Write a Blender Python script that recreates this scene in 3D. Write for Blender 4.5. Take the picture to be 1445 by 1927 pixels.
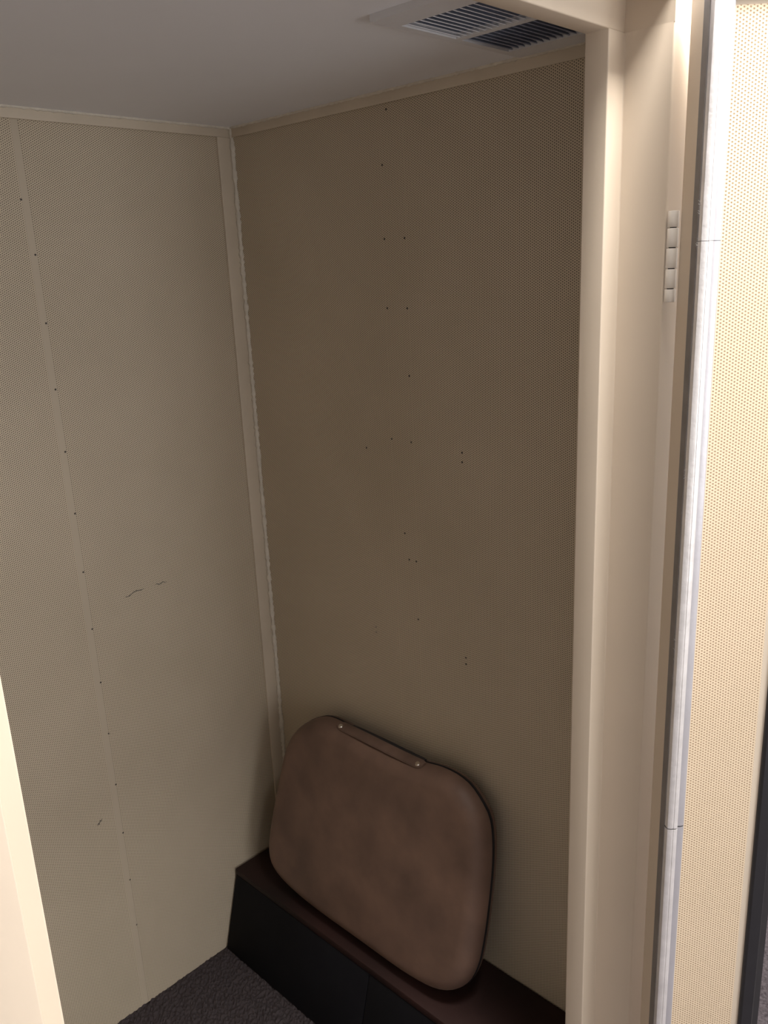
import bpy, bmesh, math, random
from mathutils import Vector, Matrix
random.seed(7)
for o in list(bpy.data.objects):
    bpy.data.objects.remove(o, do_unlink=True)
S = bpy.context.scene
COL = S.collection

# ------------------------------------------------------------------ camera
CZ = 1.675
cd = bpy.data.cameras.new('camera')
cam = bpy.data.objects.new('camera', cd); COL.objects.link(cam)
cd.sensor_fit = 'VERTICAL'; cd.sensor_height = 24.0; cd.sensor_width = 18.0
cd.lens = 1595.94 / 1927.0 * 24.0
cd.clip_start = 0.01
right = Vector((0.6939992687, -0.7187055528, -0.0427474363))
up = Vector((0.2269885203, 0.1620674010, 0.9603178480))
fwd = Vector((0.6832578039, 0.6761630615, -0.2756125678))
mw = Matrix((right, up, -fwd)).transposed().to_4x4()
mw.translation = Vector((0, 0, CZ))
cam.matrix_world = mw
S.camera = cam

# ------------------------------------------------------------------ world, exposure
w = bpy.data.worlds.new('world'); S.world = w; w.use_nodes = True
w.node_tree.nodes['Background'].inputs[0].default_value = (0.75, 0.85, 1.0, 1)
w.node_tree.nodes['Background'].inputs[1].default_value = 0.05
S.view_settings.view_transform = 'Standard'
S.view_settings.look = 'None'
S.view_settings.gamma = 1.0
S.view_settings.use_curve_mapping = False
S.view_settings.exposure = 0.0
# lamp by the door, then an added fill lamp: (x0, x1, y0, y1, watts); the fixtures are built further down
LAMPS = [(0.70, 1.20, -0.12, 0.33, 68.0), (1.10, 1.70, -1.50, -0.70, 18.0)]
FILL_W, FILL_COL = 33.0, (1.0, 0.975, 0.95)      # fill light from an added window behind the viewer
LAMP_COL = (1.0, 0.95, 0.89)

# ------------------------------------------------------------------ helpers
def box(bm, x0, x1, y0, y1, z0, z1, bevel=0.0, seg=2):
    r = bmesh.ops.create_cube(bm, size=1.0)
    vs = r['verts']
    for v in vs:
        v.co = Vector((x0 + (v.co.x + .5) * (x1 - x0), y0 + (v.co.y + .5) * (y1 - y0), z0 + (v.co.z + .5) * (z1 - z0)))
    if bevel > 0:
        es = list({e for v in vs for e in v.link_edges})
        bmesh.ops.bevel(bm, geom=es, offset=bevel, segments=seg, profile=.5, affect='EDGES')

def mesh(name, bm, m, parent=None, smooth=False, sharp=None):
    bmesh.ops.recalc_face_normals(bm, faces=bm.faces)
    me = bpy.data.meshes.new(name); bm.to_mesh(me); bm.free()
    if smooth:
        for p in me.polygons: p.use_smooth = True
        if sharp:
            me.set_sharp_from_angle(angle=math.radians(sharp))
    me.materials.append(m)
    o = bpy.data.objects.new(name, me); COL.objects.link(o)
    if parent: o.parent = parent
    return o

def boxo(name, b, m, parent=None, bevel=0.0):
    bm = bmesh.new(); box(bm, *b, bevel=bevel)
    return mesh(name, bm, m, parent, smooth=bevel > 0, sharp=40 if bevel > 0 else None)

def empty(name, loc=(0, 0, 0), rz=0):
    o = bpy.data.objects.new(name, None); COL.objects.link(o)
    o.location = loc; o.rotation_euler = (0, 0, rz); o.empty_display_size = .05
    return o

def tag(o, label, cat=None, group=None, kind=None):
    o['label'] = label
    if cat: o['category'] = cat
    if group: o['group'] = group
    if kind: o['kind'] = kind
    return o

def shared(name, src, parent, loc):
    o = bpy.data.objects.new(name, src.data); COL.objects.link(o); o.parent = parent; o.location = loc
    return o

def prism(bm, prof, axis, a, b, closed=True):
    """extrude a 2-D profile along axis ('z','y','x'); prof gives the other two coordinates in x,y,z order"""
    def P(p, t):
        return {'z': (p[0], p[1], t), 'y': (p[0], t, p[1]), 'x': (t, p[0], p[1])}[axis]
    lo = [bm.verts.new(P(p, a)) for p in prof]; hi = [bm.verts.new(P(p, b)) for p in prof]
    n = len(prof)
    for i in range(n):
        j = (i + 1) % n
        bm.faces.new((lo[i], lo[j], hi[j], hi[i]))
    bm.faces.new(lo[::-1]); bm.faces.new(hi)

# ------------------------------------------------------------------ materials
def newmat(name):
    m = bpy.data.materials.new(name); m.use_nodes = True
    nt = m.node_tree; b = nt.nodes['Principled BSDF']
    return m, nt, b

def N(nt, t, **kw):
    n = nt.nodes.new(t)
    for k, v in kw.items(): setattr(n, k, v)
    return n

def math_(nt, op, a, b=None, c=None):
    n = N(nt, 'ShaderNodeMath', operation=op)
    for i, v in enumerate((a, b, c)):
        if v is None: continue
        if hasattr(v, 'is_linked'): nt.links.new(v, n.inputs[i])
        else: n.inputs[i].default_value = v
    return n.outputs[0]

def mixc(nt, fac, a, b):
    n = N(nt, 'ShaderNodeMix', data_type='RGBA')
    for s, v in ((n.inputs[0], fac), (n.inputs[6], a), (n.inputs[7], b)):
        if hasattr(v, 'is_linked'): nt.links.new(v, s)
        else: s.default_value = v if not isinstance(v, tuple) else (*v, 1) if len(v) == 3 else v
    return n.outputs[2]

def paint(name, c, rough=.5, var=.06, scale=3.0, bump=0.0, bscale=300, c2=None, metallic=0.0, spec=.5):
    m, nt, b = newmat(name)
    tc = N(nt, 'ShaderNodeTexCoord')
    nz = N(nt, 'ShaderNodeTexNoise'); nz.inputs['Scale'].default_value = scale; nz.inputs['Detail'].default_value = 5
    nt.links.new(tc.outputs['Object'], nz.inputs['Vector'])
    d = c2 or tuple(x * (1 - var * 2) for x in c)
    mr = N(nt, 'ShaderNodeMapRange'); nt.links.new(nz.outputs[0], mr.inputs[0])
    mr.inputs[1].default_value = .3; mr.inputs[2].default_value = .7
    nt.links.new(mixc(nt, mr.outputs[0], c, d), b.inputs['Base Color'])
    b.inputs['Roughness'].default_value = rough; b.inputs['Metallic'].default_value = metallic
    b.inputs['Specular IOR Level'].default_value = spec
    if bump > 0:
        n2 = N(nt, 'ShaderNodeTexNoise'); n2.inputs['Scale'].default_value = bscale; n2.inputs['Detail'].default_value = 3
        nt.links.new(tc.outputs['Object'], n2.inputs['Vector'])
        bp = N(nt, 'ShaderNodeBump'); bp.inputs['Strength'].default_value = bump; bp.inputs['Distance'].default_value = .002
        nt.links.new(n2.outputs[0], bp.inputs['Height']); nt.links.new(bp.outputs[0], b.inputs['Normal'])
    return m

PITCH = 0.00417
def perforated(name, c, hole, uaxis, rad=.25, soft=.08, stain=.05):
    """sheet metal punched with a 60-degree staggered grid of small round holes"""
    m, nt, b = newmat(name)
    tc = N(nt, 'ShaderNodeTexCoord'); sx = N(nt, 'ShaderNodeSeparateXYZ')
    nt.links.new(tc.outputs['Object'], sx.inputs[0])
    u = math_(nt, 'DIVIDE', sx.outputs[uaxis], PITCH); v = math_(nt, 'DIVIDE', sx.outputs[2], PITCH)
    def lat(du, dv):
        a = math_(nt, 'PINGPONG', math_(nt, 'ADD', u, 300.0 * 1.7320508 + du), 0.8660254)
        e = math_(nt, 'PINGPONG', math_(nt, 'ADD', v, 1000.0 + dv), 0.5)
        return math_(nt, 'SQRT', math_(nt, 'ADD', math_(nt, 'MULTIPLY', a, a), math_(nt, 'MULTIPLY', e, e)))
    d = math_(nt, 'MINIMUM', lat(0, 0), lat(0.8660254, 0.5))
    mr = N(nt, 'ShaderNodeMapRange', interpolation_type='SMOOTHSTEP')
    nt.links.new(d, mr.inputs[0])
    mr.inputs[1].default_value = rad - soft; mr.inputs[2].default_value = rad + soft
    nz = N(nt, 'ShaderNodeTexNoise'); nz.inputs['Scale'].default_value = 2.2; nz.inputs['Detail'].default_value = 6
    nz.inputs['Roughness'].default_value = .6
    nt.links.new(tc.outputs['Object'], nz.inputs['Vector'])
    m2 = N(nt, 'ShaderNodeMapRange'); nt.links.new(nz.outputs[0], m2.inputs[0])
    m2.inputs[1].default_value = .35; m2.inputs[2].default_value = .7
    sheet = mixc(nt, m2.outputs[0], c, tuple(x * (1 - stain * k) for x, k in zip(c, (2, 2, 2.4))))
    nt.links.new(mixc(nt, mr.outputs[0], hole, sheet), b.inputs['Base Color'])
    b.inputs['Roughness'].default_value = .5
    b.inputs['Specular IOR Level'].default_value = .3
    bp = N(nt, 'ShaderNodeBump'); bp.inputs['Strength'].default_value = .5; bp.inputs['Distance'].default_value = .0008
    nt.links.new(mr.outputs[0], bp.inputs['Height']); nt.links.new(bp.outputs[0], b.inputs['Normal'])
    return m

CREAM = (.68, .582, .45)
HOLE = (.17, .14, .105)
JOINT = tuple(a * .79 + b * .21 for a, b in zip(CREAM, HOLE))
M = {}
M['perf_back'] = perforated('perforated_cream_back', CREAM, HOLE, 0)
M['perf_right'] = perforated('perforated_cream_right', CREAM, HOLE, 1)
M['perf_door'] = perforated('perforated_cream_door', (.77, .63, .47), (.38, .26, .16), 0, rad=.25)
M['cream'] = paint('cream_paint', (.68, .58, .47), .42, .03)
M['cream_in'] = paint('cream_strip_paint', JOINT, .5, .04, 2.2)
M['trim'] = paint('trim_paint', (.70, .61, .49), .45, .05, 9, .15, 500)
M['sealant'] = paint('sealant', (.78, .72, .62), .7, .08, 60, .7, 260)
M['ceil'] = paint('ceiling_paint', (.90, .91, .955), .6, .03, 2, .05, 600)
M['carpet'] = paint('carpet', (.085, .070, .074), .95, .2, 700, .9, 900, spec=.1)
M['carpet_out'] = paint('room_carpet', (.30, .26, .285), .95, .35, 160, .8, 700, spec=.1)
M['black'] = paint('black_board', (.007, .007, .010), .75, .2, 6, .1, 800, spec=.2)
M['topwood'] = paint('dark_red_brown_board', (.034, .014, .012), .6, .25, 5, .1, 400, c2=(.017, .009, .008), spec=.25)
M['leather'] = paint('worn_brown_leather', (.215, .132, .098), .5, .2, 9, .12, 900, c2=(.125, .078, .060), spec=.35)
M['leather2'] = paint('brown_leather_strap', (.185, .115, .088), .5, .2, 15, .1, 900)
M['zip'] = paint('dark_zipper', (.015, .015, .02), .6, .1, 30)
M['stud'] = paint('metal_stud', (.7, .65, .6), .25, .05, 30, metallic=1)
M['alu'] = paint('aluminium_strip', (.82, .80, .81), .42, .07, 45, .2, 160, metallic=.45)
M['alu_grey'] = paint('aluminium_flange', (.55, .54, .58), .45, .05, 20, .1, 200, metallic=.5)
M['rubber'] = paint('grey_rubber', (.24, .22, .215), .7, .1, 40)
M['blackrub'] = paint('black_rubber', (.013, .013, .017), .5, .1, 40)
M['crack'] = paint('dark_joint', (.02, .018, .018), .8, .1, 40)
M['hinge'] = paint('hinge_paint', (.88, .83, .77), .4, .04, 60)
M['vent'] = paint('vent_plate', (.76, .76, .79), .45, .03, 4)
M['duct'] = paint('vent_dark', (.14, .17, .25), .7, .1, 8)
M['slat'] = paint('vent_slat', (.34, .37, .47), .5, .05, 8)
M['mark'] = paint('rivet_dark', (.06, .05, .045), .5, .1, 40)
M['smudge'] = paint('scuff', (.20, .17, .14), .7, .1, 200)
M['roomwall'] = paint('room_wall', (.86, .85, .84), .8, .02)
M['roomceil'] = paint('room_ceiling', (.78, .77, .75), .9, .03)
M['steel'] = paint('booth_shell_paint', (.62, .53, .43), .45, .03)
M['fixture'] = paint('fixture_white', (.8, .8, .8), .5, .02)
m, nt, b = newmat('lamp_diffuser')
b.inputs['Base Color'].default_value = (.9, .9, .9, 1)
M['diff'] = m
m, nt, b = newmat('window_glass')
out = nt.nodes['Material Output']
tr = N(nt, 'ShaderNodeBsdfTransparent'); tr.inputs[0].default_value = (.93, .94, .95, 1)
gl = N(nt, 'ShaderNodeBsdfGlossy'); gl.inputs['Roughness'].default_value = .02
mx = N(nt, 'ShaderNodeMixShader')
mx.inputs[0].default_value = .05; nt.links.new(tr.outputs[0], mx.inputs[1]); nt.links.new(gl.outputs[0], mx.inputs[2])
nt.links.new(mx.outputs[0], out.inputs[0])
M['glass'] = m

# ------------------------------------------------------------------ dimensions
XL, XR = -0.005, 1.1993          # inner faces of side walls
YF, YB = 0.6124, 1.6005          # inner faces of front and back wall
H = 1.9785                       # booth ceiling
YS, YO = 0.5795, 0.5155          # stop face, outer face of the frame
SL, SR = 0.195, 1.000            # clear opening
RL, RR = 0.160, 1.037            # rebate
ZS, ZR = 1.9367, 1.974           # underside of the stop / of the rebate
ZOUT = -0.09                     # room floor
TH = 0.098

def struct(o, label):
    o['kind'] = 'structure'; o['label'] = label
    return o

# ------------------------------------------------------------------ the room round the booth
RX0, RX1, RY0, RY1, RZ = -2.2, 2.6, -1.9, 1.85, 2.80
struct(boxo('floor_room', (RX0, RX1, RY0, RY1, ZOUT - .05, ZOUT), M['carpet_out']), 'mauve grey carpet of the room outside the booth')
struct(boxo('ceiling_room', (RX0, RX1, RY0, RY1, RZ, RZ + .05), M['roomceil']), 'white ceiling of the room outside the booth')
struct(boxo('wall_room_left', (RX0 - .05, RX0, RY0, RY1, ZOUT, RZ), M['roomwall']), 'off-white room wall on the left, outside the booth')
struct(boxo('wall_room_right', (RX1, RX1 + .05, RY0, RY1, ZOUT, RZ), M['roomwall']), 'off-white room wall on the right, outside the booth')
wf = empty('wall_room_front'); struct(wf, 'off-white room wall behind the viewer')
WX0, WX1, WZa, WZb = .05, 1.25, .80, 2.05
for b_ in ((RX0, WX0, ZOUT, RZ), (WX1, RX1, ZOUT, RZ), (WX0, WX1, ZOUT, WZa), (WX0, WX1, WZb, RZ)):
    boxo('wall_section', (b_[0], b_[1], RY0 - .12, RY0, b_[2], b_[3]), M['roomwall'], wf)
wn = empty('added_window'); struct(wn, 'added white framed window with a fill light, unseen behind the viewer')  # unseen window, added to light the upper booth walls and ceiling
bm = bmesh.new()
for b_ in ((WX0, WX0 + .05, WZa, WZb), (WX1 - .05, WX1, WZa, WZb), (WX0 + .05, WX1 - .05, WZa, WZa + .05), (WX0 + .05, WX1 - .05, WZb - .05, WZb), (.625, .675, WZa + .05, WZb - .05)):
    box(bm, b_[0], b_[1], RY0 - .09, RY0 - .04, b_[2], b_[3])
mesh('added_window_frame', bm, M['fixture'], wn)
boxo('added_window_sill', (WX0 - .05, WX1 + .05, RY0, RY0 + .12, WZa - .03, WZa), M['fixture'], wn, .003)
for a_, c_ in ((WX0 + .05, .625), (.675, WX1 - .05)):
    boxo('glass_pane', (a_, c_, RY0 - .068, RY0 - .062, WZa + .05, WZb - .05), M['glass'], wn)
ld = bpy.data.lights.new('window_fill_light', 'AREA'); ld.shape = 'RECTANGLE'; ld.size = WX1 - WX0 - .1; ld.size_y = WZb - WZa - .1  # fill light set in the added window opening
ld.energy = FILL_W; ld.color = FILL_COL
l = bpy.data.objects.new('window_fill_light', ld); COL.objects.link(l); l.parent = wn
l.location = ((WX0 + WX1) / 2, RY0 - .115, (WZa + WZb) / 2); l.rotation_euler = (math.radians(90), 0, 0)
struct(boxo('wall_room_back', (RX0, RX1, RY1, RY1 + .05, ZOUT, RZ), M['roomwall']), 'off-white room wall behind the booth')

# ------------------------------------------------------------------ booth shell
def perf_wall(name, label, axis, plane, a0, a1, joints, mat, thick):
    """a wall of punched panels with smooth joint strips between them; axis 'x': runs along x"""
    root = empty(name); struct(root, label)
    def slab(nm, p0, p1, d0, d1, m):
        s = (p0, p1, plane + d0, plane + d1, 0, H) if axis == 'x' else (plane + d0, plane + d1, p0, p1, 0, H)
        return boxo(nm, s, m, root)
    slab('wall_core', a0, a1, .012, thick, M['steel'])
    cur = a0
    for j0, j1 in joints:
        slab('perforated_panel', cur, j0, 0, .012, mat)
        slab('joint_strip', j0, j1, .0004, .012, M['cream_in'] if axis == 'x' else mat)
        cur = j1
    slab('perforated_panel', cur, a1, 0, .012, mat)
    return root

wb = perf_wall('wall_back', 'cream perforated metal wall on the left, facing the doorway', 'x', YB, XL - TH, XR + TH, [(.722, .736)], M['perf_back'], TH)
wr = perf_wall('wall_right', 'darker cream perforated metal wall above the black bench', 'y', XR, YF, YB, [(1.098, 1.158)], M['perf_right'], TH)
o = boxo('wall_left', (XL - TH, XL, YF, YB, 0, H), M['perf_right']); struct(o, 'cream perforated booth side wall out of view')

# rivets and scuffs
def disc(bm, c, nrm, r, h=.0006, seg=10):
    nrm = Vector(nrm).normalized(); t = nrm.orthogonal().normalized(); s = nrm.cross(t); c = Vector(c)
    lo = [bm.verts.new(c + r * (math.cos(a) * t + math.sin(a) * s)) for a in [2 * math.pi * i / seg for i in range(seg)]]
    hi = [bm.verts.new(c + nrm * h + r * .7 * (math.cos(a) * t + math.sin(a) * s)) for a in [2 * math.pi * i / seg for i in range(seg)]]
    for i in range(seg):
        bm.faces.new((lo[i], lo[(i + 1) % seg], hi[(i + 1) % seg], hi[i]))
    bm.faces.new(hi)
src = None
for (x, z) in [(.721, 1.823), (.732, 1.727), (.733, 1.603), (.732, 1.478), (.733, 1.355), (.734, 1.228), (.733, 1.103), (.734, .976), (.735, .852), (.736, .729), (.735, .602), (.735, .477), (.735, .351), (.735, .226)]:
    if src is None:
        bm = bmesh.new(); disc(bm, (0, 0, 0), (0, -1, 0), .0020)
        src = mesh('rivet', bm, M['mark'], wb); src.location = (x, YB, z)
    else:
        shared('rivet', src, wb, (x, YB, z))
src2 = None
for (y, z) in [(1.152, 1.857), (1.154, 1.728), (1.103, 1.727), (1.154, 1.602), (1.102, 1.602), (1.103, 1.476), (1.156, 1.348), (1.104, 1.347), (1.12, 1.101), (1.101, 1.101), (1.101, .974),
               (.977, 1.341), (.977, 1.323), (1.227, .922), (1.227, .910), (.976, .925), (.976, .911), (1.229, 1.322), (1.130, 1.156), (1.137, 1.948)]:
    if src2 is None:
        bm = bmesh.new(); disc(bm, (0, 0, 0), (-1, 0, 0), .0021)
        src2 = mesh('rivet', bm, M['mark'], wr); src2.location = (XR, y, z)
    else:
        shared('rivet', src2, wr, (XR, y, z))
def scuff(parent, pts, wdt, label):
    bm = bmesh.new(); prev = None
    for i, (x, z) in enumerate(pts):
        ww = wdt * (.3 + .7 * math.sin(math.pi * (i + .5) / len(pts))) * random.uniform(.7, 1.2)
        a = bm.verts.new((x, YB - .0005, z - ww)); c = bm.verts.new((x, YB - .0005, z + ww))
        if prev: bm.faces.new((prev[0], a, c, prev[1]))
        prev = (a, c)
    o = mesh('scuff_mark', bm, M['smudge'], parent); o['label'] = label
scuff(wb, [(.817 + .047 * i / 9, 1.022 + .007 * i / 9 - .002 * math.sin(i)) for i in range(10)], .0016, 'thin dark scratch')
scuff(wb, [(.890 + .030 * i / 6, 1.027 + .002 * math.sin(i * 2)) for i in range(7)], .0013, 'thin dark scratch')
scuff(wb, [(.680 + .012 * i / 6, .527 + .010 * i / 6 + .002 * math.sin(i * 2.2)) for i in range(7)], .003, 'small dark smudge')

# ceiling slab
o = boxo('ceiling', (XL - TH, XR + TH, YO, YB + TH, H, H + .1), M['ceil']); struct(o, 'plain pale grey booth ceiling')

# booth floor: carpet with an uneven pile surface
def carpet():
    bm = bmesh.new()
    def grid(x0, x1, y0, y1, st, zf):
        nx = max(1, int((x1 - x0) / st)); ny = max(1, int((y1 - y0) / st))
        vs = [[bm.verts.new((x0 + (x1 - x0) * i / nx, y0 + (y1 - y0) * j / ny, zf())) for j in range(ny + 1)] for i in range(nx + 1)]
        for i in range(nx):
            for j in range(ny):
                bm.faces.new((vs[i][j], vs[i + 1][j], vs[i + 1][j + 1], vs[i][j + 1]))
    grid(.45, XR, 1.0, YB, .0045, lambda: random.uniform(-.0035, .0035))
    grid(XL, .45, YF - .03, YB, .02, lambda: 0.0)
    grid(.45, XR, YF - .03, 1.0, .02, lambda: 0.0)
    box(bm, XL - TH, XR + TH, YO, YB + TH, ZOUT, -.006)
    return mesh('floor', bm, M['carpet'])
struct(carpet(), 'dark grey carpet on the booth floor')

# front wall of the booth with the door opening
root = empty('wall_front'); struct(root, 'cream metal booth wall that holds the door frame')
boxo('wall_panel', (XL - TH, .098, YO + .004, YF, 0, H), M['steel'], root)
boxo('wall_panel', (1.100, XR + TH, YO + .004, YF, 0, H), M['steel'], root)
# door frame
fr_ = empty('trim_1'); struct(fr_, 'cream painted steel door frame with a stepped rebate')
bm = bmesh.new(); prism(bm, [(1.100, YO), (RR, YO), (RR, YS), (SR, YS), (SR, YF), (1.100, YF)], 'z', 0, ZS)
def bevel_long(bm, off=.0018):
    es = [e for e in bm.edges if abs(e.verts[0].co.z - e.verts[1].co.z) > .5]
    bmesh.ops.bevel(bm, geom=es, offset=off, segments=3, profile=.5, affect='EDGES')
bevel_long(bm); box(bm, RR, 1.100, YO, YF, ZS, H)
mesh('jamb', bm, M['cream'], fr_, True, 50)['label'] = 'right-hand jamb beside the open door'
bm = bmesh.new(); prism(bm, [(.098, YO), (RL, YO), (RL, YS), (SL, YS), (SL, YF), (.098, YF)], 'z', 0, ZS)
bevel_long(bm); box(bm, .098, RL, YO, YF, ZS, H)
mesh('jamb', bm, M['cream'], fr_, True, 50)['label'] = 'left-hand jamb at the picture edge'
bm = bmesh.new(); prism(bm, [(YO, H), (YO, ZR), (YS, ZR), (YS, ZS), (YF, ZS), (YF, H)], 'x', .16, 1.037)
es = [e for e in bm.edges if abs(e.verts[0].co.x - e.verts[1].co.x) > .5]
bmesh.ops.bevel(bm, geom=es, offset=.0018, segments=3, profile=.5, affect='EDGES')
mesh('head', bm, M['cream'], fr_, True, 50)['label'] = 'head of the frame across the top'
boxo('sill', (RL, RR, YO, YF - .03, -.006, .012), M['alu'], fr_, .001)

# ------------------------------------------------------------------ trims with a rough sealant bead
def bead(name, p0, p1, r, parent, jit=.35, step=.006):
    p0, p1 = Vector(p0), Vector(p1); d = (p1 - p0); L = d.length; d.normalize()
    t = d.orthogonal().normalized(); s = d.cross(t); n = int(L / step); bm = bmesh.new(); prev = None
    for i in range(n + 1):
        rr = r * (1 + random.uniform(-jit, jit)); c = p0 + d * (L * i / n)
        ring = [bm.verts.new(c + rr * random.uniform(.85, 1.15) * (math.cos(a) * t + math.sin(a) * s)) for a in [k * math.pi / 3 for k in range(6)]]
        if prev:
            for k in range(6):
                bm.faces.new((prev[k], prev[(k + 1) % 6], ring[(k + 1) % 6], ring[k]))
        prev = ring
    return mesh(name, bm, M['sealant'], parent, True)
t2 = empty('trim_2'); struct(t2, 'cream strip covering the vertical corner between the walls')
boxo('cover_strip', (1.161, XR, YB - .005, YB, 0, H - .0205), M['trim'], t2, .001)
bead('sealant_bead', (XR - .002, YB - .007, .2), (XR - .002, YB - .007, H), .0055, t2)
t3 = empty('trim_3'); struct(t3, 'cream strip along the top of the left wall under the ceiling')
boxo('cover_strip', (XL, XR - .005, YB - .005, YB, H - .0205, H), M['trim'], t3, .001)
bead('sealant_bead', (.4, YB - .005, H - .001), (XR, YB - .005, H - .001), .0035, t3)
t4 = empty('trim_4'); struct(t4, 'cream strip along the top of the right wall under the ceiling')
boxo('cover_strip', (XR - .005, XR, YF, YB, H - .0205, H), M['trim'], t4, .001)
bead('sealant_bead', (XR - .005, YF, H - .001), (XR - .005, YB, H - .001), .0032, t4)

# ------------------------------------------------------------------ ceiling vent
v = empty('ceiling_vent', (1.005, .73, H)); tag(v, 'pale ceiling vent grille with two banks of dark blue-grey slots', 'vent')
vx = lambda x: x - 1.005
vy = lambda y: y - .73
Y0, Y1 = .652, .811
bm = bmesh.new(); PT = -.009
for b_ in ((.846, .890, .638, .824), (.999, 1.0107, Y0, Y1), (1.119, 1.163, .638, .824), (.890, 1.119, .638, Y0), (.890, 1.119, Y1, .824)):
    box(bm, vx(b_[0]), vx(b_[1]), vy(b_[2]), vy(b_[3]), PT, 0)
mesh('frame', bm, M['vent'], v)
boxo('backing', (vx(.888), vx(1.121), vy(Y0 - .002), vy(Y1 + .002), -.0012, -.0002), M['duct'], v)
def slat_mesh(L, wd, th, tilt):
    bm = bmesh.new(); box(bm, 0, L, -wd / 2, wd / 2, -th / 2, th / 2)
    bmesh.ops.rotate(bm, verts=bm.verts, cent=(0, 0, 0), matrix=Matrix.Rotation(tilt, 3, 'X'))
    return bm
n = 15; s1 = s2 = None
for i in range(n):
    y = Y0 + (Y1 - Y0) * (i + .5) / n
    if s1 is None:
        s1 = mesh('slat', slat_mesh(.109, .0048, .0010, math.radians(32)), M['vent'], v); s1.location = (vx(.890), vy(y), -.0065)
        s2 = mesh('slat', slat_mesh(.1083, .0050, .0012, math.radians(50)), M['slat'], v); s2.location = (vx(1.0107), vy(y), -.0055)
    else:
        shared('slat', s1, v, (vx(.890), vy(y), -.0065)); shared('slat', s2, v, (vx(1.0107), vy(y), -.0055))

# ------------------------------------------------------------------ bench along the right wall
ZB = CZ - 1.4586
bn = empty('bench', (1.1, 1.1, 0)); tag(bn, 'low black boxed bench with dark red-brown top against the right wall', 'bench')
def bl(x, y): return x - 1.1, y - 1.1
XT, XBOT = 1.0125, .962
YE0, YE1 = .66, YB - .006
bm = bmesh.new(); box(bm, XT - 1.1, XR - .002 - 1.1, YE0 - 1.1, YE1 - 1.1, ZB - .018, ZB, .003)
mesh('seat_board', bm, M['topwood'], bn, True, 40)['label'] = 'dark red-brown top board'
def front(y0, y1):
    bm = bmesh.new()
    prism(bm, [(XBOT - 1.1, .002), (XT - 1.1 + .001, ZB - .018), (XT - 1.1 + .02, ZB - .018), (XBOT - 1.1 + .02, .002)], 'y', y0 - 1.1, y1 - 1.1)
    es = [e for e in bm.edges]
    bmesh.ops.bevel(bm, geom=es, offset=.002, segments=2, profile=.5, affect='EDGES')
    return mesh('front_panel', bm, M['black'], bn, True, 40)
front(1.1125, YE1); front(YE0, 1.1105)
bm = bmesh.new(); box(bm, XT + .022 - 1.1, XR - .004 - 1.1, YE0 + .01 - 1.1, YE1 - .004 - 1.1, .002, ZB - .0182)
mesh('body', bm, M['black'], bn)

# ------------------------------------------------------------------ brown case leaning on the wall
OUT = [(-1362, 465), (-1331, 469), (-1300, 468), (-1249, 464), (-1152, 460), (-1053, 466), (-1019, 474), (-968, 475), (-930, 465), (-897, 438), (-878, 417), (-866, 371), (-860, 310), (-859, 206), (-862, 146), (-866, 108), (-878, 68), (-905, 32), (-948, 10), (-1012, 2), (-1059, 0), (-1170, 1), (-1299, 0), (-1390, 5), (-1450, 17), (-1482, 33), (-1500, 55), (-1509, 95), (-1504, 158), (-1494, 230), (-1483, 294), (-1473, 356), (-1447, 405), (-1409, 440)]
def smooth_outline(P, n=120, it=3):
    P = [Vector((a / 1000, b / 1000)) for a, b in P]
    for _ in range(it):
        Q = []
        for i in range(len(P)):
            a, b = P[i], P[(i + 1) % len(P)]
            Q += [a * .75 + b * .25, a * .25 + b * .75]
        P = Q
    L = [0]
    for i in range(len(P)): L.append(L[-1] + (P[(i + 1) % len(P)] - P[i]).length)
    R = []; k = 0
    for i in range(n):
        s = L[-1] * i / n
        while L[k + 1] < s: k += 1
        f = (s - L[k]) / (L[k + 1] - L[k]); R.append(P[k].lerp(P[(k + 1) % len(P)], f))
    return R
OL = smooth_outline(OUT)
NO = len(OL)
cen = sum(OL, Vector((0, 0))) / NO
OL = [p - cen for p in OL]
def normals2(P):
    R = []
    for i in range(len(P)):
        t = (P[(i + 2) % len(P)] - P[i - 2]).normalized(); n_ = Vector((t.y, -t.x))
        if n_.dot(P[i]) < 0: n_ = -n_
        R.append(n_)
    for _ in range(4):
        R = [(R[i - 1] + R[i] * 2 + R[(i + 1) % len(R)]).normalized() for i in range(len(R))]
    return R
NL = normals2(OL)
CASE_T = math.radians(11.0)
cs = empty('carrying_case', (1.07, -cen.x, ZB + .003))
tag(cs, 'brown worn leather soft case with carry handle leaning on the bench', 'case')
def cp(u, v, wd):
    """u along -y, v up the leaning plane, wd out of the plane towards the viewer"""
    c, s = math.cos(CASE_T), math.sin(CASE_T)
    return Vector((s * (v + cen.y) - c * wd, -u, c * (v + cen.y) + s * wd))
def shell(depth, R, sgn, dome, cap=True, nprof=8, w0=0.0):
    bm = bmesh.new(); rings = []
    for k in range(nprof + 1):
        a = math.pi / 2 * k / nprof
        ins = R * (1 - math.cos(a)); wd = sgn * (w0 + (depth - w0) * math.sin(a))
        rings.append([bm.verts.new(cp(p.x - q.x * ins, p.y - q.y * ins, wd)) for p, q in zip(OL, NL)])
    base = [p - q * R for p, q in zip(OL, NL)]
    for f in (.92, .8, .62, .42, .2):
        wd = sgn * (depth + dome * (1 - f ** 2))
        rings.append([bm.verts.new(cp(p.x * f, p.y * f, wd)) for p in base])
    for A, B in zip(rings, rings[1:]):
        for i in range(NO):
            j = (i + 1) % NO; bm.faces.new((A[i], A[j], B[j], B[i]))
    c = bm.verts.new(cp(0, 0, sgn * (depth + dome)))
    for i in range(NO): bm.faces.new((rings[-1][i], rings[-1][(i + 1) % NO], c))
    return bm
mesh('front_shell', shell(.045, .036, 1, .006, w0=.004), M['leather'], cs, True)
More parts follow.
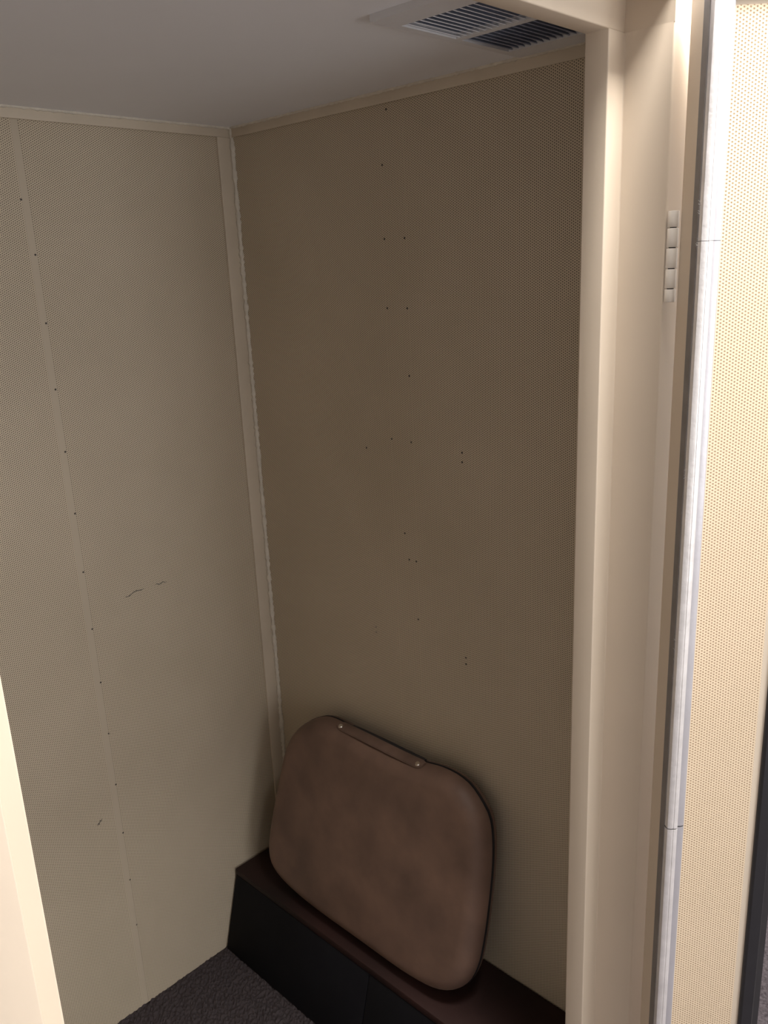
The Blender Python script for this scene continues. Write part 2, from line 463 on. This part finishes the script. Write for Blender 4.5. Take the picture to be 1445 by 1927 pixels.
mesh('back_shell', shell(.028, .028, -1, .0, w0=.004), M['leather'], cs, True)
def band(w0, w1, off, off2=None):
    bm = bmesh.new(); rows = []
    for (wd, of) in ((w0, -.004), (w0, off), (w1, off), (w1, -.004)):
        rows.append([bm.verts.new(cp(p.x + q.x * of, p.y + q.y * of, wd)) for p, q in zip(OL, NL)])
    for A, B in zip(rows, rows[1:]):
        for i in range(NO):
            j = (i + 1) % NO; bm.faces.new((A[i], A[j], B[j], B[i]))
    return bm
zp = mesh('zipper', band(-.006, .006, -.0008), M['zip'], cs, True, 40)
mesh('zipper_teeth', band(-.0015, .0015, .0010), M['blackrub'], zp, True, 40)
# handle strap lying along the top edge
def topv(u):   # outline height at u (world u), upper side
    best = max((p for p in OL), key=lambda p: p.y)
    c = [(p, q) for p, q in zip(OL, NL) if q.y > .3]
    c = sorted(c, key=lambda k: abs(k[0].x - (u - cen.x)))
    a, b_ = c[0][0], c[1][0]
    if abs(a.x - b_.x) < 1e-6: return a.y
    f = (u - cen.x - a.x) / (b_.x - a.x); return a.y + f * (b_.y - a.y)
def strap(u0, u1, wa, wb, lift, thk, n=24, rise=.006, drop=0.0):
    bm = bmesh.new(); prev = None
    for i in range(n + 1):
        f = i / n; u = u0 + (u1 - u0) * f
        hgt = lift + rise * math.sin(math.pi * f)
        e = 1.0 if 0 < i < n else .55
        mid = (wa + wb) / 2; hw = (wb - wa) / 2 * e
        vv = topv(u)
        dd = lambda wd: -.036 * (1 - math.sqrt(max(0, 1 - min(1, (abs(wd) / .046)) ** 2)))
        ring = []
        for (wd, h) in ((mid - hw, 0), (mid + hw, 0), (mid + hw, thk), (mid, thk * 1.35), (mid - hw, thk)):
            ring.append(bm.verts.new(cp(u - cen.x, vv + dd(wd) + hgt + h, wd)))
        if prev:
            for k in range(5): bm.faces.new((prev[k], prev[(k + 1) % 5], ring[(k + 1) % 5], ring[k]))
        else: bm.faces.new(ring)
        prev = ring
    bm.faces.new(prev[::-1])
    return bm
hd = mesh('handle', strap(-1.305, -1.045, .008, .030, .001, .004), M['leather2'], cs, True, 50)
mesh('handle_lining', strap(-1.275, -1.055, -.004, .008, .001, .003), M['zip'], hd, True, 50)
for u in (-1.292, -1.058):
    bm = bmesh.new()
    vv = topv(u) - .036 * (1 - math.sqrt(1 - (.024 / .046) ** 2)) + .0055
    c = cp(u - cen.x, vv, .024)
    nrm = (cp(0, .1, .06) - cp(0, 0, 0)).normalized()
    disc(bm, c, nrm, .0065, .003, 12)
    mesh('stud', bm, M['stud'], hd, True, 40)['label'] = 'small shiny metal stud'

# ------------------------------------------------------------------ the open door
PX, PY = 1.040, 0.507
dr = empty('door_1', (PX, PY, 0), math.radians(134.7))
struct(dr, 'thick cream acoustic door swung open with perforated inner face and window')
DX1 = -.007; DW = .868; DX0 = DX1 - DW
DY0, DY1 = .0065, .066
DZ0, DZ1 = .02, 1.966
U = lambda u: DX1 - u            # distance from the hinge edge
WU0, WU1 = .129, DW - .129
WZ0, WZ1 = .40, 1.72
AL = .0265
# slab with a window opening
bm = bmesh.new()
for (u0, u1, z0, z1) in ((0, WU0, DZ0, DZ1), (WU1, DW, DZ0, DZ1), (WU0, WU1, DZ0, WZ0), (WU0, WU1, WZ1, DZ1)):
    box(bm, U(u1), U(u0), DY0, DY1 - .0015, z0, z1)
mesh('leaf', bm, M['cream'], dr)['label'] = 'smooth cream door leaf and edge'
# punched sheet and smooth margin round the window
MG = .010
for (u0, u1, z0, z1) in ((AL, WU0 - MG, DZ0 + AL, DZ1 - .033), (WU1 + MG, DW - AL, DZ0 + AL, DZ1 - .033), (WU0 - MG, WU1 + MG, DZ0 + AL, WZ0 - MG), (WU0 - MG, WU1 + MG, WZ1 + MG, DZ1 - .033)):
    boxo('perforated_sheet', (U(u1), U(u0), DY1 - .0015, DY1, z0, z1), M['perf_door'], dr)
bm = bmesh.new()
for (u0, u1, z0, z1) in ((WU0 - MG, WU0, WZ0 - MG, WZ1 + MG), (WU1, WU1 + MG, WZ0 - MG, WZ1 + MG), (WU0, WU1, WZ0 - MG, WZ0), (WU0, WU1, WZ1, WZ1 + MG)):
    box(bm, U(u1), U(u0), DY1 - .0015, DY1, z0, z1)
mesh('window_margin', bm, M['cream'], dr)
# black rubber window seal
bm = bmesh.new(); G = .032
prof = [(0, -.02), (0, .004), (.003, .0065), (.018, .0065), (.021, .003), (G, -.002), (G, -.02)]
def seal_side(bm, fn, a, b_, ma, mb):
    lo = [bm.verts.new(fn(p[0], p[1], a + ma * p[0])) for p in prof]; hi = [bm.verts.new(fn(p[0], p[1], b_ + mb * p[0])) for p in prof]
    for i in range(len(prof)):
        j = (i + 1) % len(prof); bm.faces.new((lo[i], lo[j], hi[j], hi[i]))
seal_side(bm, lambda q, h, t: (U(WU0 + q), DY1 + h, t), WZ0, WZ1, 1, -1)
seal_side(bm, lambda q, h, t: (U(WU1 - q), DY1 + h, t), WZ0, WZ1, 1, -1)
seal_side(bm, lambda q, h, t: (U(t), DY1 + h, WZ0 + q), WU0, WU1, 1, -1)
seal_side(bm, lambda q, h, t: (U(t), DY1 + h, WZ1 - q), WU0, WU1, 1, -1)
mesh('window_seal', bm, M['blackrub'], dr)['label'] = 'black rubber window seal'
boxo('glass_pane', (U(WU1 - .02), U(WU0 + .02), DY1 - .018, DY1 - .012, WZ0 + .02, WZ1 - .02), M['glass'], dr)
# aluminium sealing strips
aprof = [(0.0, 0), (0.0, .0050), (.0012, .0082), (.0040, .0098), (.0075, .0100), (.0080, .0094), (.0090, .0094), (.0095, .0100), (.0130, .0096), (.0152, .0080), (.0160, .0)]
fprof = [(.0160, 0), (.0160, .0040), (.0205, .0046), (.0250, .0034), (AL, .0015), (AL, 0)]
def vstrip(flip, z0, z1, k=1.0, m='alu', nm='seal_strip', prof=None):
    bm = bmesh.new()
    prism(bm, [((U(q) if not flip else U(DW - q)), DY1 + h * k) for q, h in (prof or aprof)], 'z', z0, z1)
    return mesh(nm, bm, M[m], dr, True, 35)
for z0, z1 in ((DZ0, .8979), (.9003, 1.6895), (1.6901, DZ1)):
    vstrip(False, z0, z1)['label'] = 'dull aluminium sealing strip'
    vstrip(False, z0, z1, m='alu_grey', nm='strip_flange', prof=fprof)
vstrip(True, DZ0, DZ1); vstrip(True, DZ0, DZ1, m='alu_grey', nm='strip_flange', prof=fprof)
for z0, sg in ((DZ0, 1), (DZ1, -1)):
    bm = bmesh.new(); prism(bm, [(DY1 + h, z0 + sg * q) for q, h in aprof[::-1]], 'x', U(DW - AL), U(AL + .0005))
    mesh('seal_strip', bm, M['alu'], dr, True, 35)
    bm = bmesh.new(); prism(bm, [(DY1 + h, z0 + sg * q) for q, h in fprof[::-1]], 'x', U(DW - AL), U(AL + .0005))
    mesh('strip_flange', bm, M['alu_grey'], dr, True, 35)
for z0, z1 in ((.8979, .9003), (1.6895, 1.6901)):
    vstrip(False, z0, z1, k=.5, m='crack', nm='strip_joint')
    vstrip(False, z0, z1, k=.5, m='crack', nm='strip_joint', prof=fprof)
# rubber lip on the hinge edge
boxo('edge_gasket', (U(0), U(-.0012), DY1 - .017, DY1, DZ0, DZ1), M['rubber'], dr)['label'] = 'dark grey rubber lip on the door edge'
# stray lint caught on the strip
bm = bmesh.new()
for z in (1.730, 1.719, 1.692, 1.685, 1.417, 1.409, 1.186, 1.171, 1.155, 1.136):
    for k in range(3):
        a = Vector((U(.0005), DY1 + .004, z + random.uniform(-.003, .003)))
        d = Vector((random.uniform(.002, .005), random.uniform(-.002, .002), random.uniform(-.006, .006)))
        sd = Vector((0, .00025, .00025)); m_ = a + d * .5 + Vector((.0006, 0, .001))
        v_ = [bm.verts.new(p) for p in (a - sd, a + sd, m_ + sd, m_ - sd, a + d)]
        bm.faces.new((v_[0], v_[1], v_[2], v_[3])); bm.faces.new((v_[3], v_[2], v_[4]))
o = mesh('lint', bm, M['fixture'], dr); o['kind'] = 'stuff'; o['label'] = 'pale lint fibres caught on the sealing strip'
def hinge(zc, hh):
    hg = empty('hinge', (0, 0, zc)); hg.parent = dr
    zs = [-hh / 2 + hh * t for t in (0, .155, .375, .60, .815, 1.0)]
    for k in range(5):
        bm = bmesh.new()
        bmesh.ops.create_cone(bm, cap_ends=True, segments=20, radius1=.0068, radius2=.0068, depth=zs[k + 1] - zs[k] - .0012)
        es = [e for e in bm.edges if abs(e.verts[0].co.z - e.verts[1].co.z) < 1e-6]
        bmesh.ops.bevel(bm, geom=es, offset=.0008, segments=2, profile=.5, affect='EDGES')
        o = mesh('knuckle', bm, M['hinge'], hg, True, 40); o.location = (0, 0, (zs[k] + zs[k + 1]) / 2)
    bm = bmesh.new(); bmesh.ops.create_cone(bm, cap_ends=True, segments=14, radius1=.0042, radius2=.0042, depth=hh - .002)
    mesh('pin', bm, M['crack'], hg, True, 40)
hinge(CZ + -.0015, .110)
hinge(.36, .110)

# ------------------------------------------------------------------ ceiling lamps: one by the door, one added as fill
for i, (x0, x1, y0, y1, wt) in enumerate(LAMPS):
    cx, cy = (x0 + x1) / 2, (y0 + y1) / 2
    lo = empty('ceiling_light', (cx, cy, RZ))
    tag(lo, ['long white ceiling light just outside the booth door', 'added unseen fill light on the ceiling further from the booth, behind and right of the viewer'][i], 'ceiling light', 'ceiling lights of the room')
    hx, hy = (x1 - x0) / 2, (y1 - y0) / 2
    bm = bmesh.new()
    for b_ in ((-hx - .03, -hx, -hy - .03, hy + .03), (hx, hx + .03, -hy - .03, hy + .03), (-hx, hx, -hy - .03, -hy), (-hx, hx, hy, hy + .03)):
        box(bm, *b_, -.035, 0)
    mesh('housing', bm, M['fixture'], lo)
    boxo('diffuser', (-hx, hx, -hy, hy, -.012, -.002), M['diff'], lo)
    ld = bpy.data.lights.new('lamp_light', 'AREA'); ld.shape = 'RECTANGLE'; ld.size = x1 - x0 - .02; ld.size_y = y1 - y0 - .02
    ld.energy = wt; ld.color = LAMP_COL
    l = bpy.data.objects.new('lamp_light', ld); COL.objects.link(l); l.parent = lo; l.location = (0, 0, -.016)
